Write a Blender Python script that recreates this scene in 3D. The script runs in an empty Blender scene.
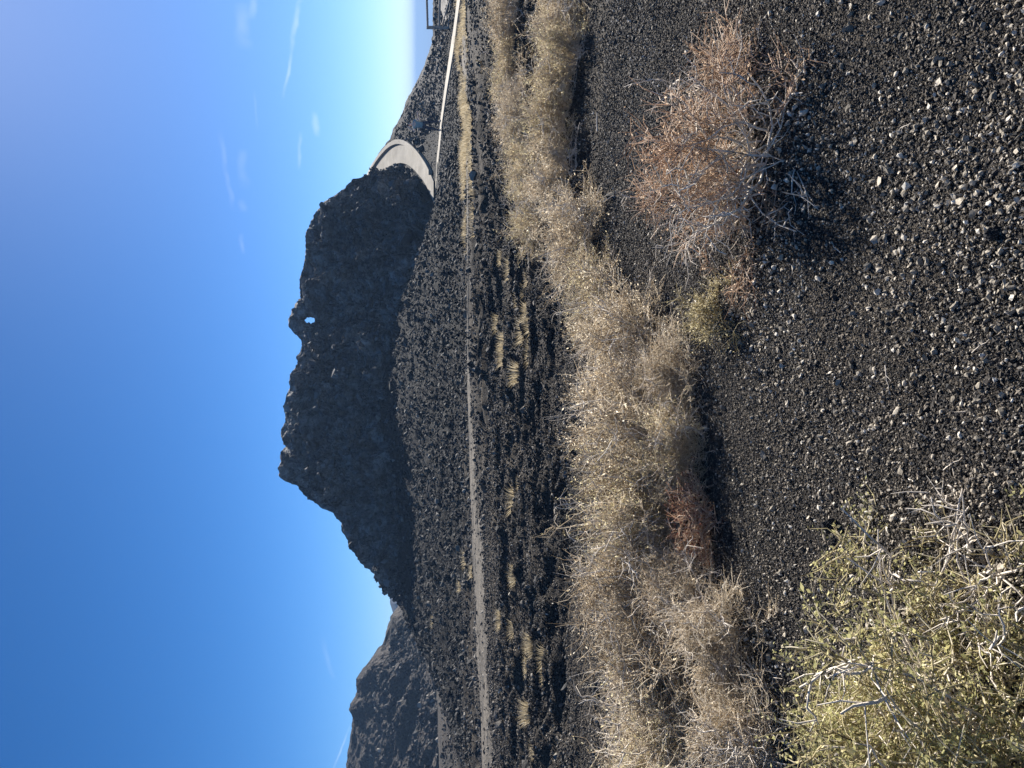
import bpy, math
import numpy as np
from mathutils import Vector, Matrix, noise as mnoise

S = bpy.context.scene
COL = S.collection
rng = np.random.default_rng(7)

# ----------------------------------------------------------------------------
# camera model: the photo was taken with the phone held upright and then turned,
# so the camera is rolled by 90 degrees.  (U, V) are coordinates of the upright
# frame (U to the right, V down); used only to work out real positions.
# ----------------------------------------------------------------------------
F = 769.0
PITCH = math.atan((511.5 - 418.0) / F)
CAMZ = 1.6
cp, sp = math.cos(PITCH), math.sin(PITCH)

def ray(U, V):
    u = (U - 383.5) / F
    v = (V - 511.5) / F
    return np.array([u, cp - v * sp, -sp - v * cp])

def P(U, V, Y):
    d = ray(U, V)
    k = Y / d[1]
    return np.array([d[0] * k, Y, CAMZ + d[2] * k])

def G(U, V, z=0.0):
    d = ray(U, V)
    k = (z - CAMZ) / d[2]
    return np.array([d[0] * k, d[1] * k, z])

SUN_AZ = math.radians(27.6)
SUN_EL = math.radians(31.6)

# ----------------------------------------------------------------------------
# noise
# ----------------------------------------------------------------------------
def _hash(ix, iy, iz, seed):
    h = (ix * 374761393 + iy * 668265263 + iz * 2147483647 + seed * 1274126177) & 0xFFFFFFFF
    h = ((h ^ (h >> 13)) * 1274126177) & 0xFFFFFFFF
    h = ((h ^ (h >> 15)) * 2246822519) & 0xFFFFFFFF
    return h ^ (h >> 16)

_GR = np.array([[1,1,0],[-1,1,0],[1,-1,0],[-1,-1,0],[1,0,1],[-1,0,1],[1,0,-1],[-1,0,-1],
                [0,1,1],[0,-1,1],[0,1,-1],[0,-1,-1],[1,1,0],[-1,1,0],[0,-1,1],[0,-1,-1]], float)

def perlin(x, y, z, seed=0):
    x = np.asarray(x, float); y = np.asarray(y, float); z = np.broadcast_to(np.asarray(z, float), x.shape)
    xi = np.floor(x).astype(np.int64); yi = np.floor(y).astype(np.int64); zi = np.floor(z).astype(np.int64)
    fx = x - xi; fy = y - yi; fz = z - zi
    ux = fx*fx*fx*(fx*(fx*6-15)+10); uy = fy*fy*fy*(fy*(fy*6-15)+10); uz = fz*fz*fz*(fz*(fz*6-15)+10)
    out = 0
    for dx in (0, 1):
        wx = ux if dx else 1 - ux
        for dy in (0, 1):
            wy = uy if dy else 1 - uy
            for dz in (0, 1):
                wz = uz if dz else 1 - uz
                g = _GR[_hash(xi+dx, yi+dy, zi+dz, seed) & 15]
                out = out + wx*wy*wz*(g[..., 0]*(fx-dx) + g[..., 1]*(fy-dy) + g[..., 2]*(fz-dz))
    return out

def fbm(x, y, z=0.0, octv=4, seed=0, gain=0.5):
    a, s, t = 1.0, 0.0, 0.0
    f = 1.0
    for i in range(octv):
        s = s + a * perlin(x*f, y*f, np.asarray(z)*f, seed + i)
        t += a; a *= gain; f *= 2.03
    return s / t

def ridged(x, y, z=0.0, octv=4, seed=0):
    a, s, t, f = 1.0, 0.0, 0.0, 1.0
    for i in range(octv):
        s = s + a * (1 - np.abs(perlin(x*f, y*f, np.asarray(z)*f, seed + i)) * 2)
        t += a; a *= 0.5; f *= 2.03
    return s / t

def sstep(a, b, x):
    t = np.clip((x - a) / (b - a), 0, 1)
    return t * t * (3 - 2 * t)

# ----------------------------------------------------------------------------
# mesh helpers
# ----------------------------------------------------------------------------
def mesh_obj(name, verts, faces, mat, parent=None, smooth=False, nside=None):
    """faces: (M,k) integer array or list of such arrays"""
    me = bpy.data.meshes.new(name)
    verts = np.asarray(verts, np.float32).reshape(-1, 3)
    fl = faces if isinstance(faces, list) else [faces]
    fl = [np.asarray(f, np.int32) for f in fl if len(f)]
    loops = np.concatenate([f.ravel() for f in fl])
    counts = np.concatenate([np.full(len(f), f.shape[1], np.int32) for f in fl])
    starts = np.concatenate([[0], np.cumsum(counts)[:-1]]).astype(np.int32)
    me.vertices.add(len(verts)); me.vertices.foreach_set('co', verts.ravel())
    me.loops.add(len(loops)); me.loops.foreach_set('vertex_index', loops)
    me.polygons.add(len(counts)); me.polygons.foreach_set('loop_start', starts)
    me.polygons.foreach_set('loop_total', counts)
    me.polygons.foreach_set('use_smooth', np.full(len(counts), smooth))
    me.update(calc_edges=True); me.validate()
    if mat: me.materials.append(mat)
    o = bpy.data.objects.new(name, me); COL.objects.link(o)
    if parent: o.parent = parent
    return o

def grid_faces(n, m):
    i = np.arange(n - 1)[:, None]; j = np.arange(m - 1)[None, :]
    a = (i * m + j).ravel()
    return np.stack([a, a + 1, a + m + 1, a + m], 1)

def tag(o, label=None, cat=None, group=None, kind=None):
    if label: o['label'] = label
    if cat: o['category'] = cat
    if group: o['group'] = group
    if kind: o['kind'] = kind
    return o

def empty(name, loc, rz=0.0, sc=1.0):
    o = bpy.data.objects.new(name, None); COL.objects.link(o)
    o.empty_display_size = 0.1
    o.location = loc; o.rotation_euler = (0, 0, rz); o.scale = (sc, sc, sc) if np.isscalar(sc) else sc
    return o

def copy_tree(o):
    c = o.copy(); COL.objects.link(c)
    for ch in list(o.children):
        k = ch.copy(); COL.objects.link(k); k.parent = c
        for g in ch.children:
            q = g.copy(); COL.objects.link(q); q.parent = k
    return c

# ----------------------------------------------------------------------------
# materials
# ----------------------------------------------------------------------------
class NT:
    def __init__(self, name):
        self.m = bpy.data.materials.new(name); self.m.use_nodes = True
        self.t = self.m.node_tree; self.t.nodes.clear()
        self.out = self.n('ShaderNodeOutputMaterial')
    def n(self, typ, **kw):
        nd = self.t.nodes.new(typ)
        for k, v in kw.items():
            if k.startswith('i_'):
                key = k[2:]
                key = int(key) if key.isdigit() else key.replace('_', ' ')
                nd.inputs[key].default_value = v
            else:
                setattr(nd, k, v)
        return nd
    def l(self, a, b): self.t.links.new(a, b)
    def ramp(self, fac, stops, interp='LINEAR'):
        r = self.n('ShaderNodeValToRGB'); r.color_ramp.interpolation = interp
        el = r.color_ramp.elements
        while len(el) < len(stops): el.new(0.5)
        for e, (p, c) in zip(el, stops):
            e.position = p; e.color = (*c, 1) if len(c) == 3 else c
        self.l(fac, r.inputs[0]); return r.outputs[0]
    def noise(self, co, scale, detail=4, rough=0.55):
        nd = self.n('ShaderNodeTexNoise', i_Scale=scale, i_Detail=detail, i_Roughness=rough)
        self.l(co, nd.inputs['Vector']); return nd.outputs['Fac']
    def mixc(self, fac, a, b, mode='MIX'):
        nd = self.n('ShaderNodeMix', data_type='RGBA', blend_type=mode)
        for s, v in ((nd.inputs[0], fac), (nd.inputs[6], a), (nd.inputs[7], b)):
            if hasattr(v, 'is_output'): self.l(v, s)
            elif np.isscalar(v): s.default_value = v
            else: s.default_value = (*v, 1)
        return nd.outputs[2]
    def bump(self, h, dist, strength=1.0, prev=None):
        nd = self.n('ShaderNodeBump', i_Strength=strength, i_Distance=dist)
        self.l(h, nd.inputs['Height'])
        if prev is not None: self.l(prev, nd.inputs['Normal'])
        return nd.outputs[0]
    def principled(self, col, rough=0.9, normal=None, spec=0.25):
        b = self.n('ShaderNodeBsdfPrincipled', i_Roughness=rough)
        b.inputs['Specular IOR Level'].default_value = spec
        if hasattr(col, 'is_output'): self.l(col, b.inputs['Base Color'])
        else: b.inputs['Base Color'].default_value = (*col, 1)
        if normal is not None: self.l(normal, b.inputs['Normal'])
        self.l(b.outputs[0], self.out.inputs[0]); return b
    def co(self, which='Object'):
        return self.n('ShaderNodeTexCoord').outputs[which]
    def pos(self):
        return self.n('ShaderNodeNewGeometry').outputs['Position']

def mat_ground():
    t = NT('cinder_ground'); p = t.pos()
    c1 = t.ramp(t.noise(p, 0.9, 5), [(0.3, (.036, .032, .028)), (0.7, (.078, .068, .058))])
    # brown dust blown over parts of the flat
    c1 = t.mixc(t.ramp(t.noise(p, 0.55, 6, 0.65), [(0.46, (0, 0, 0)), (0.66, (.8, .8, .8))]), c1, (.15, .128, .10))
    # the lava field and the slope below the hill are bare black rock
    sx = t.n('ShaderNodeSeparateXYZ'); t.l(p, sx.inputs[0])
    mr = t.n('ShaderNodeMapRange'); mr.inputs[1].default_value = 22; mr.inputs[2].default_value = 28; t.l(sx.outputs[1], mr.inputs[0])
    mx_ = t.n('ShaderNodeMapRange'); mx_.inputs[1].default_value = -11.5; mx_.inputs[2].default_value = -9.2; ed_ = t.n('ShaderNodeMath', operation='MULTIPLY_ADD'); t.l(sx.outputs[1], ed_.inputs[0]); ed_.inputs[1].default_value = .14; t.l(sx.outputs[0], ed_.inputs[2]); t.l(ed_.outputs[0], mx_.inputs[0])
    lm = t.n('ShaderNodeMath', operation='MULTIPLY'); t.l(mr.outputs[0], lm.inputs[0]); t.l(mx_.outputs[0], lm.inputs[1])
    lv = t.ramp(t.noise(p, 2.2, 7, 0.7), [(0.38, (.006, .006, .006)), (0.66, (.019, .018, .0175))])
    c1 = t.mixc(lm.outputs[0], c1, lv)
    c2 = t.ramp(t.noise(p, 55, 3, 0.7), [(0.35, (.25, .25, .25)), (0.5, (.75, .74, .72)), (0.68, (1.7, 1.62, 1.5))])
    c = t.mixc(1.0, c1, c2, 'MULTIPLY')
    sp_ = t.ramp(t.noise(p, 9, 4, 0.75), [(0.66, (0, 0, 0)), (0.72, (1, 1, 1))])
    c = t.mixc(sp_, c, (.12, .11, .10))
    vo = t.n('ShaderNodeTexVoronoi', i_Scale=70.0); t.l(p, vo.inputs['Vector'])
    b = t.bump(t.noise(p, 3.0, 8, 0.65), 0.2, 0.9)
    b = t.bump(vo.outputs['Distance'], 0.02, 1.0, b)
    b = t.bump(t.noise(p, 30, 4, 0.7), 0.03, 1.0, b)
    t.principled(c, 0.95, b, 0.15); return t.m

def mat_lava(name, lo, hi, scale=1.0, bd=0.4):
    t = NT(name); p = t.pos()
    c = t.ramp(t.noise(p, 1.3*scale, 8, 0.7), [(0.40, lo), (0.60, hi)])
    c2 = t.ramp(t.noise(p, 6*scale, 4, 0.7), [(0.3, (.45, .45, .46)), (0.6, (1, 1, 1)), (0.75, (1.9, 1.8, 1.6))])
    c = t.mixc(1.0, c, c2, 'MULTIPLY')
    c = t.mixc(1.0, c, t.ramp(t.noise(p, 0.3*scale, 5, 0.6), [(0.36, (.55, .55, .56)), (0.64, (1.45, 1.42, 1.38))]), 'MULTIPLY')
    vo = t.n('ShaderNodeTexVoronoi', i_Scale=2.6*scale); t.l(p, vo.inputs['Vector'])
    b = t.bump(vo.outputs['Distance'], bd*0.5, 0.8)
    b = t.bump(t.noise(p, 3*scale, 8, 0.7), bd, 0.9, b)
    t.principled(c, 0.92, b, 0.2); return t.m

def mat_stones(name, stops, rough=0.85, bscale=60):
    t = NT(name)
    r = t.n('ShaderNodeNewGeometry').outputs['Random Per Island']
    c = t.ramp(r, stops)
    p = t.pos()
    n = t.noise(p, bscale, 4, 0.65)
    c = t.mixc(1.0, c, t.ramp(n, [(0.3, (.6, .6, .6)), (0.7, (1.3, 1.3, 1.3))]), 'MULTIPLY')
    t.principled(c, rough, t.bump(n, 0.2/bscale, 0.8), 0.25); return t.m

def mat_leaf(name, stops, transl=0.45):
    t = NT(name)
    g = t.n('ShaderNodeNewGeometry'); oi = t.n('ShaderNodeObjectInfo')
    c = t.ramp(g.outputs['Random Per Island'], stops)
    big = t.noise(g.outputs['Position'], 5.0, 3)
    c = t.mixc(1.0, c, t.ramp(big, [(0.3, (.75, .73, .70)), (0.7, (1.2, 1.2, 1.2))]), 'MULTIPLY')
    d = t.n('ShaderNodeBsdfDiffuse'); tr = t.n('ShaderNodeBsdfTranslucent'); mx = t.n('ShaderNodeMixShader', i_0=transl)
    t.l(c, d.inputs[0]); t.l(c, tr.inputs[0]); t.l(d.outputs[0], mx.inputs[1]); t.l(tr.outputs[0], mx.inputs[2])
    t.l(mx.outputs[0], t.out.inputs[0]); return t.m

def mat_plain(name, col, var=0.25, scale=8, rough=0.9, bd=0.01, spec=0.2):
    t = NT(name); p = t.pos()
    n = t.noise(p, scale, 6, 0.65)
    lo = tuple(x*(1-var) for x in col); hi = tuple(x*(1+var) for x in col)
    c = t.ramp(n, [(0.3, lo), (0.7, hi)])
    n2 = t.noise(p, scale*9, 3)
    t.principled(c, rough, t.bump(n2, bd, 0.7), spec); return t.m

M_GROUND = mat_ground()
M_HILL = mat_lava('black_lava', (.04, .039, .039), (.38, .37, .35))
M_FLANK = mat_lava('loose_lava', (.022, .021, .021), (.05, .046, .043), 1.8, 0.15)
M_HILL2 = mat_lava('brown_lava', (.024, .021, .019), (.066, .055, .046), 1.1, 0.3)
M_FAR = mat_lava('far_rock', (.05, .05, .05), (.09, .085, .08), 0.02, 3.0)
M_GRAVEL = mat_stones('cinder_gravel', [(0, (.015, .015, .015)), (0.5, (.049, .043, .037)), (0.82, (.118, .101, .082)), (1, (.27, .225, .17))], 0.85, 150)
M_PEBBLE = mat_stones('pale_pebble', [(0, (.16, .14, .11)), (0.5, (.30, .26, .2)), (0.8, (.48, .42, .33)), (1, (.74, .68, .57))], 0.85, 100)
M_BLOCK = mat_stones('hill_blocks', [(0, (.04, .039, .038)), (0.7, (.11, .106, .10)), (1, (.20, .19, .18))], 0.9, 14)
M_RUBBLE = mat_stones('lava_rubble', [(0, (.014, .014, .015)), (0.6, (.045, .042, .039)), (0.86, (.13, .115, .098)),
                                      (1, (.30, .27, .225))], 0.85, 25)
M_DARKRUB = mat_stones('dark_rubble', [(0, (.006, .006, .006)), (0.7, (.015, .0145, .014)), (0.9, (.055, .051, .047)), (1, (.22, .20, .17))], 0.85, 25)
M_ROCK = mat_stones('black_rock', [(0, (.012, .012, .013)), (1, (.02, .02, .021))], 0.9, 90)

# ----------------------------------------------------------------------------
# path and trail centre lines
# ----------------------------------------------------------------------------
# level concrete path: (U, V, Y) of its middle
LINE = [(560, 433.0, 48.5), (577, 434.3, 46.8), (600, 436.2, 44.8), (627, 439.0, 42.5), (650, 441.2, 39.5), (685, 446.0, 34.0),
        (731, 453.2, 27.5), (767, 457.6, 24.0), (840, 468.0, 19.0), (960, 485.0, 14.5)]
LINE_C = np.array([P(*a) for a in LINE])
# climbing path: inner U, outer U, V, Y
RAMP = [(566, 586, 433.0, 46.2), (572, 593, 430.0, 46.8), (583, 602, 425.0, 48.0), (592, 611, 418.6, 49.4), (600, 618.5, 411, 51.2),
        (604, 622.5, 403.5, 52.9), (604, 623.0, 396.5, 54.4), (599, 619.0, 388.6, 56.2), (591, 611.0, 381, 58.0),
        (587, 603.5, 375.6, 59.4), (581, 597, 371.5, 60.6), (572, 589, 368, 62.5)]
RAMP_I = np.array([P(a, v, y) for a, b, v, y in RAMP]); RAMP_O = np.array([P(b, v, y) for a, b, v, y in RAMP])
RAMP_C = (RAMP_I + RAMP_O) / 2
RAMP_W = np.linalg.norm(RAMP_O - RAMP_I, axis=1) / 2
# sandy trail: U, V(mid), half-width in metres, lies on the ground
TRAIL = [(-160, 491, 1.7), (0, 486, 1.9), (72, 484, 2.2), (126, 481, 2.6), (180, 478.5, 2.3), (240, 474, 1.8), (300, 471.5, 1.4),
         (367, 468.5, .9), (440, 467.5, .3), (520, 467.5, .35), (600, 467, .9), (660, 465.5, 1.4), (720, 464, 1.4), (800, 463, 1.4), (900, 463, 1.4)]
TRAIL_C = np.array([G(a, b, 0.2) for a, b, c in TRAIL]); TRAIL_W = np.array([c for a, b, c in TRAIL])

def resample(pts, n, extra=None):
    """Catmull-like smooth resampling of a polyline (cubic Hermite)"""
    pts = np.asarray(pts, float)
    k = len(pts); s = np.linspace(0, k - 1, n)
    i = np.clip(np.floor(s).astype(int), 0, k - 2); f = (s - i)[:, None]
    tan = np.gradient(pts, axis=0)
    p0, p1, m0, m1 = pts[i], pts[i+1], tan[i], tan[i+1]
    return (2*f**3-3*f**2+1)*p0 + (f**3-2*f**2+f)*m0 + (-2*f**3+3*f**2)*p1 + (f**3-f**2)*m1

LINE_S = resample(LINE_C, 70); RAMP_S = resample(RAMP_C, 60); TRAIL_S = resample(TRAIL_C, 90)
RAMP_WS = resample(RAMP_W[:, None], 60)[:, 0]; TRAIL_WS = resample(TRAIL_W[:, None], 90)[:, 0]

def near_line(x, y, pts):
    """distance (xy) to a polyline and z / parameter of the closest sample"""
    best = np.full(x.shape, 1e9); bz = np.zeros(x.shape); bs = np.zeros(x.shape)
    for i in range(len(pts) - 1):
        a, b = pts[i], pts[i+1]
        dx, dy = b[0]-a[0], b[1]-a[1]
        L2 = dx*dx + dy*dy + 1e-12
        t = np.clip(((x-a[0])*dx + (y-a[1])*dy) / L2, 0, 1)
        d = np.hypot(x-a[0]-t*dx, y-a[1]-t*dy)
        m = d < best
        best = np.where(m, d, best); bz = np.where(m, a[2]+t*(b[2]-a[2]), bz); bs = np.where(m, i+t, bs)
    return best, bz, bs

# ----------------------------------------------------------------------------
# the ground's height
# ----------------------------------------------------------------------------
def apron(x, y):
    f = np.interp(y, [24, 27, 31, 36, 44, 50, 56, 64, 90], [-.0, 0, .35, .95, 2.25, 3.6, 4.9, 4.0, 0])
    A = np.interp(x, [-23, -19, -15.5, -13, -8, -1, 4, 8, 11, 14, 18], [0, .18, .66, .72, .80, 1.1, .95, .72, .42, .2, .1])
    xe = np.interp(y, [20, 24, 28, 36, 44, 55, 64], [-10.5, -11.2, -12.3, -14, -15, -15.6, -16.5])
    return f * A * sstep(xe - 3.2, xe + .6, x)

def ground_base(x, y):
    r = np.hypot(x, y)
    h = 0.05 * fbm(x/1.7, y/1.7, 0, 3, 11) + 0.016 * fbm(x/.35, y/.35, 0, 2, 15) * sstep(30, 10, r)
    w = sstep(5.8, 9.5, y) * (1 - sstep(24, 30, y))
    rg = ridged(x/2.6 + .3*fbm(x, y, 0, 2, 3), y/1.15, 0, 4, 21)
    h = h + w * (0.5 * (rg - 0.52)) * np.interp(y, [6, 10, 20], [.6, .85, 1.0])
    ap = apron(x, y)
    h = h + ap
    w2 = sstep(25, 30, y) * (1 - sstep(90, 140, r))
    w2 = w2 * (.12 + .88*sstep(-11.5, -9, x + .14*y))
    h = h + w2 * (0.36 * fbm(x/2.2, y/2.2, 0, 4, 31) + 0.26 * fbm(x/.6, y/.6, 0, 3, 35))
    # big drop to the far plain
    start = np.interp(x, [-60, 0, 12, 40], [170, 130, 62, 56])
    drop = sstep(0, 1, (y - start) / 700.0)
    lin = np.clip((y - start) / 60.0, 0, 1)
    h = h - 62 * drop - 3.0 * lin
    side = sstep(60, 600, np.abs(x))
    h = h - 62 * side * (1 - drop)
    far = sstep(900, 1500, r)
    h = h + far * 10 * fbm(x/900, y/900, 0, 3, 51)
    return h

def ground_h(x, y):
    x = np.asarray(x, float); y = np.asarray(y, float)
    h = ground_base(x, y)
    m = (np.abs(x) < 60) & (y > 8) & (y < 75)
    if m.any():
        xs, ys = x[m], y[m]; hs = h[m]
        d, z, s = near_line(xs, ys, LINE_S)
        k = 1 - sstep(1.6, 6.5, d)
        hs = hs * (1 - k) + (z - 0.05) * k
        # nothing between the camera and the path may hide it
        d2, z2, s2 = near_line(xs, ys, RAMP_S)
        k = 1 - sstep(1.4, 3.5, d2)
        hs = hs * (1 - k) + (z2 - 0.15) * k
        d3, z3, s3 = near_line(xs, ys, TRAIL_S)
        hw = np.interp(s3, np.arange(len(TRAIL_WS)), TRAIL_WS)
        k = (1 - sstep(hw*.8, hw*1.6 + .8, d3)) * .93
        hs = hs * (1 - k) + 0.2 * k
        h = h.copy(); h[m] = hs
    return h

def make_ground():
    th_in = np.radians(np.linspace(-33, 33, 640))
    th_l = np.radians(np.linspace(-180, -33, 50))[:-1]
    th_r = np.radians(np.linspace(33, 180, 50))[1:]
    th = np.concatenate([th_l, th_in, th_r])
    r = np.concatenate([np.geomspace(.25, 1.2, 30)[:-1], np.geomspace(1.2, 70, 720)[:-1], np.geomspace(70, 900, 110)[:-1], np.geomspace(900, 26000, 70)])
    R, T = np.meshgrid(r, th, indexing='ij')
    X = R * np.sin(T); Y = R * np.cos(T)
    Z = ground_h(X.ravel(), Y.ravel()).reshape(X.shape)
    v = np.stack([X, Y, Z], -1).reshape(-1, 3)
    o = mesh_obj('ground', v, grid_faces(len(r), len(th))[:, ::-1], M_GROUND, smooth=True)
    tag(o, 'black cinder ground with gravel and rough lava', kind='structure')
make_ground()

# ----------------------------------------------------------------------------
# hills: columns from base to ridge and down the back, then roughened
# ----------------------------------------------------------------------------
def make_hill(name, sky, ridgeY, baseY, nU, nT, back, mat, label, amps, g=1.0, carve=False, base_z=None, ridge_damp=0.35, seed=0, nB=60):
    sky = np.array(sky, float); U = np.linspace(sky[0, 0], sky[-1, 0], nU)
    Vs = np.interp(U, sky[:, 0], sky[:, 1])
    Yr = np.interp(U, *np.array(ridgeY, float).T); Yb = np.interp(U, *np.array(baseY, float).T)
    du = (U - 383.5) / F
    dv = (Vs - 511.5) / F
    dy = cp - dv * sp; dz = -sp - dv * cp
    kx = du / dy                                    # x = kx * Y along the column
    Zr = CAMZ + dz / dy * Yr
    t = np.linspace(0, 1, nT)[:, None]
    Y1 = Yb + (Yr - Yb) * t
    X1 = kx * Y1
    zb = ground_h(kx * Yb, Yb) - 0.4 if base_z is None else np.interp(U, *np.array(base_z, float).T)
    prof = t ** g
    Z1 = zb + (Zr - zb) * prof
    tb = np.linspace(0, 1, nB)[1:, None]
    Y2 = Yr + back * tb; X2 = kx * Yr + 0 * tb + kx * back * tb * .3
    zend = np.minimum(ground_h(X2[-1], Y2[-1]), Zr) - 2.0
    Z2 = Zr + (zend - Zr) * (tb ** 1.3)
    X = np.concatenate([X1, X2]); Y = np.concatenate([Y1, Y2]); Z = np.concatenate([Z1, Z2])
    tt = np.concatenate([np.broadcast_to(t, X1.shape), np.broadcast_to(1 + tb, X2.shape)])
    damp = 1 - (1 - ridge_damp) * np.exp(-((tt - 1) / 0.15) ** 2)
    damp = damp * np.clip((Zr - zb) / 2.5, 0.15, 1)
    sc = Yr.mean() / 60
    nx, ny, nz = X / sc, Y / sc, Z / sc
    for (size, amp) in amps:
        a = amp * sc * damp
        q = ridged(nx/size, ny/size, nz/size, 3, seed + int(size*100)) - .55
        w = fbm(nx/size, ny/size, nz/size, 2, seed + 5 + int(size*100))
        q2 = perlin(nx/size+9.1, ny/size, nz/size, seed + 9)
        Y = Y - a * (q * .9)
        Z = Z + a * (q * .6 + w * .6)
        X = X + a * q2 * .7
    if carve:
        d, z, s = near_line(X.ravel(), Y.ravel(), RAMP_S)
        hw = np.interp(s, np.arange(len(RAMP_WS)), RAMP_WS)
        k = 1 - sstep(hw + .25, hw + 2.0, d)
        Z = (Z.ravel() * (1 - k) + (z - .12) * k).reshape(Z.shape)
        d, z, s = near_line(X.ravel(), Y.ravel(), LINE_S)
        k = 1 - sstep(1.5, 4.5, d)
        Z = (Z.ravel() * (1 - k) + (np.minimum(Z.ravel(), z - .14)) * k).reshape(Z.shape)
    v = np.stack([X, Y, Z], -1)
    o = mesh_obj(name, v.reshape(-1, 3), grid_faces(*X.shape), mat, smooth=False)
    tag(o, label, kind='structure')
    return v, nT

MAIN_SKY = [(150, 410), (165, 402), (174, 393), (185, 384), (194, 371), (210, 359), (232, 346), (252, 333), (259, 323), (274, 306), (285, 298),
            (289, 284), (297, 279), (320, 281), (337, 276), (360, 281), (378, 288), (392, 288), (405, 298), (415, 299), (432, 298), (437, 305),
            (441, 310), (452, 309.5), (456, 306), (460, 299), (472, 298), (505, 304), (532, 309), (554, 316), (577, 333), (588, 350), (592, 362), (594, 376),
            (599, 385), (604, 394), (606, 405), (607, 412), (608, 420)]
hill_v, hill_nT = make_hill('lava_hill', MAIN_SKY,
    [(150, 57), (200, 59), (260, 60), (480, 60), (560, 58.5), (585, 57), (600, 56.2), (608, 56)],
    [(150, 52), (200, 51), (260, 49.5), (330, 48.6), (480, 48.2), (545, 47.6), (570, 47.9), (583, 49.4), (592, 51.0), (600, 52.8), (608, 55.0)],
    560, 330, 20, M_HILL, 'steep black lava hill', [(4.5, 1.9), (1.9, 1.6), (.8, .8), (.3, .2)], g=0.92, ridge_damp=.27, seed=100)

FLANK_SKY = [(560, 368), (580, 372), (600, 376), (612, 382), (623, 386), (627, 389), (650, 399), (672, 409), (689, 418), (714, 428), (736, 435), (767, 439), (860, 450), (960, 470)]
flank_v, flank_nT = make_hill('rubble_slope', FLANK_SKY,
    [(560, 66), (600, 63), (640, 60), (700, 55), (767, 47), (860, 40), (960, 34)],
    [(560, 47), (600, 46.2), (627, 44.2), (650, 41.2), (685, 36), (731, 29.5), (767, 26), (860, 21), (960, 17)],
    420, 200, 14, M_FLANK, 'loose dark rubble slope behind the concrete path', [(3.0, .45), (.9, .16), (.35, .08)], g=1.0, carve=True,
    base_z=[(560, .2), (627, .2), (767, .15), (960, .1)], ridge_damp=.7, seed=200)

SECOND_SKY = [(-420, 400), (-260, 372), (-120, 352), (-40, 346), (0, 347), (23, 350), (51, 353), (60, 350), (66, 351), (72, 355.5), (90, 356.5), (97, 361), (107, 370), (118, 381),
              (147, 389), (156, 400), (185, 412), (230, 430)]
hill2_v, hill2_nT = make_hill('far_lava_hill', SECOND_SKY, [(-420, 96), (230, 94)], [(-420, 60), (0, 62), (90, 68), (230, 80)],
    420, 260, 45, M_HILL2, 'brown black lava hill standing farther back on the left', [(5.0, 1.3), (2.0, .35), (.7, .3), (.3, .16)], g=1.25, ridge_damp=.35, seed=300)

PEAK_SKY = [(60, 440), (120, 412), (150, 394.5), (158, 391), (163, 388.5), (170, 389), (176, 391), (200, 396), (260, 404), (330, 412), (420, 440)]
make_hill('distant_peak', PEAK_SKY, [(60, 330), (420, 330)], [(60, 260), (420, 260)], 160, 60, 100, M_FAR, 'pale blue distant peak in the gap between the hills',
          [(8, 1.0), (2, .3)], ridge_damp=.3, seed=400, nB=20)
RANGE_SKY = [(380, 419), (500, 418.4), (600, 417.6), (640, 418.6), (690, 418), (720, 419.2), (767, 418.6), (860, 417.8), (960, 418.8), (1100, 420)]

# small natural arch on the skyline
def tube_rock(pts, rad, n=14, seed=0):
    pts = resample(np.array(pts, float), 40); rad = np.interp(np.linspace(0, 1, 40), np.linspace(0, 1, len(rad)), rad)
    tan = np.gradient(pts, axis=0); tan /= np.linalg.norm(tan, axis=1)[:, None]
    side = np.array([0, 1.0, 0]); up = np.cross(tan, side); up /= np.linalg.norm(up, axis=1)[:, None]
    a = np.linspace(0, 2*np.pi, n, endpoint=False)
    v = pts[:, None] + rad[:, None, None] * (np.cos(a)[None, :, None]*side*1.6 + np.sin(a)[None, :, None]*up[:, None])
    nn = ridged(v[..., 0]*1.4, v[..., 1]*1.4, v[..., 2]*1.4, 4, seed) - .5
    v = pts[:, None] + (v - pts[:, None]) * (1 + .75*nn)[..., None]
    i = np.arange(39)[:, None]; j = np.arange(n)[None]
    f = np.stack([i*n+j, i*n+(j+1) % n, (i+1)*n+(j+1) % n, (i+1)*n+j], -1).reshape(-1, 4)
    return v.reshape(-1, 3), f
av, af = tube_rock([P(433, 312, 60), P(437, 303, 60), P(443, 297.5, 60), P(449, 297, 60.1), P(455, 300, 60), P(460, 306, 60), P(463, 313, 60)], [.7, .62, .55, .5, .6, .75, .9], seed=3)
arch = mesh_obj('rock_arch', av, af, M_HILL)
tag(arch, 'small black lava arch with a hole, on the skyline of the hill', 'rock')

# ----------------------------------------------------------------------------
# path, kerb, trail
# ----------------------------------------------------------------------------
t = NT('concrete'); p = t.pos()
c = t.ramp(t.noise(p, 1.5, 8, 0.7), [(0.3, (.22, .20, .165)), (0.7, (.38, .345, .285))])
c = t.mixc(1.0, c, t.ramp(t.noise(p, .45, 6, 0.7), [(0.35, (.72, .70, .67)), (0.6, (1.05, 1.05, 1.05))]), 'MULTIPLY')
t.principled(c, 0.9, t.bump(t.noise(p, 25, 4), 0.01, 0.6), 0.2)
M_CONC = t.m
t = NT('trail_dust'); p = t.pos()
c = t.ramp(t.noise(p, 1.6, 7, 0.7), [(0.36, (.05, .046, .04)), (0.47, (.13, .115, .095)), (0.68, (.205, .18, .148))])
c = t.mixc(1.0, c, t.ramp(t.noise(p, 22, 4, 0.7), [(0.35, (.5, .5, .5)), (0.6, (1.1, 1.1, 1.1))]), 'MULTIPLY')
t.principled(c, 0.95, t.bump(t.noise(p, 9, 6, 0.7), 0.08, 0.8), 0.15); M_TRAIL = t.m

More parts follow.
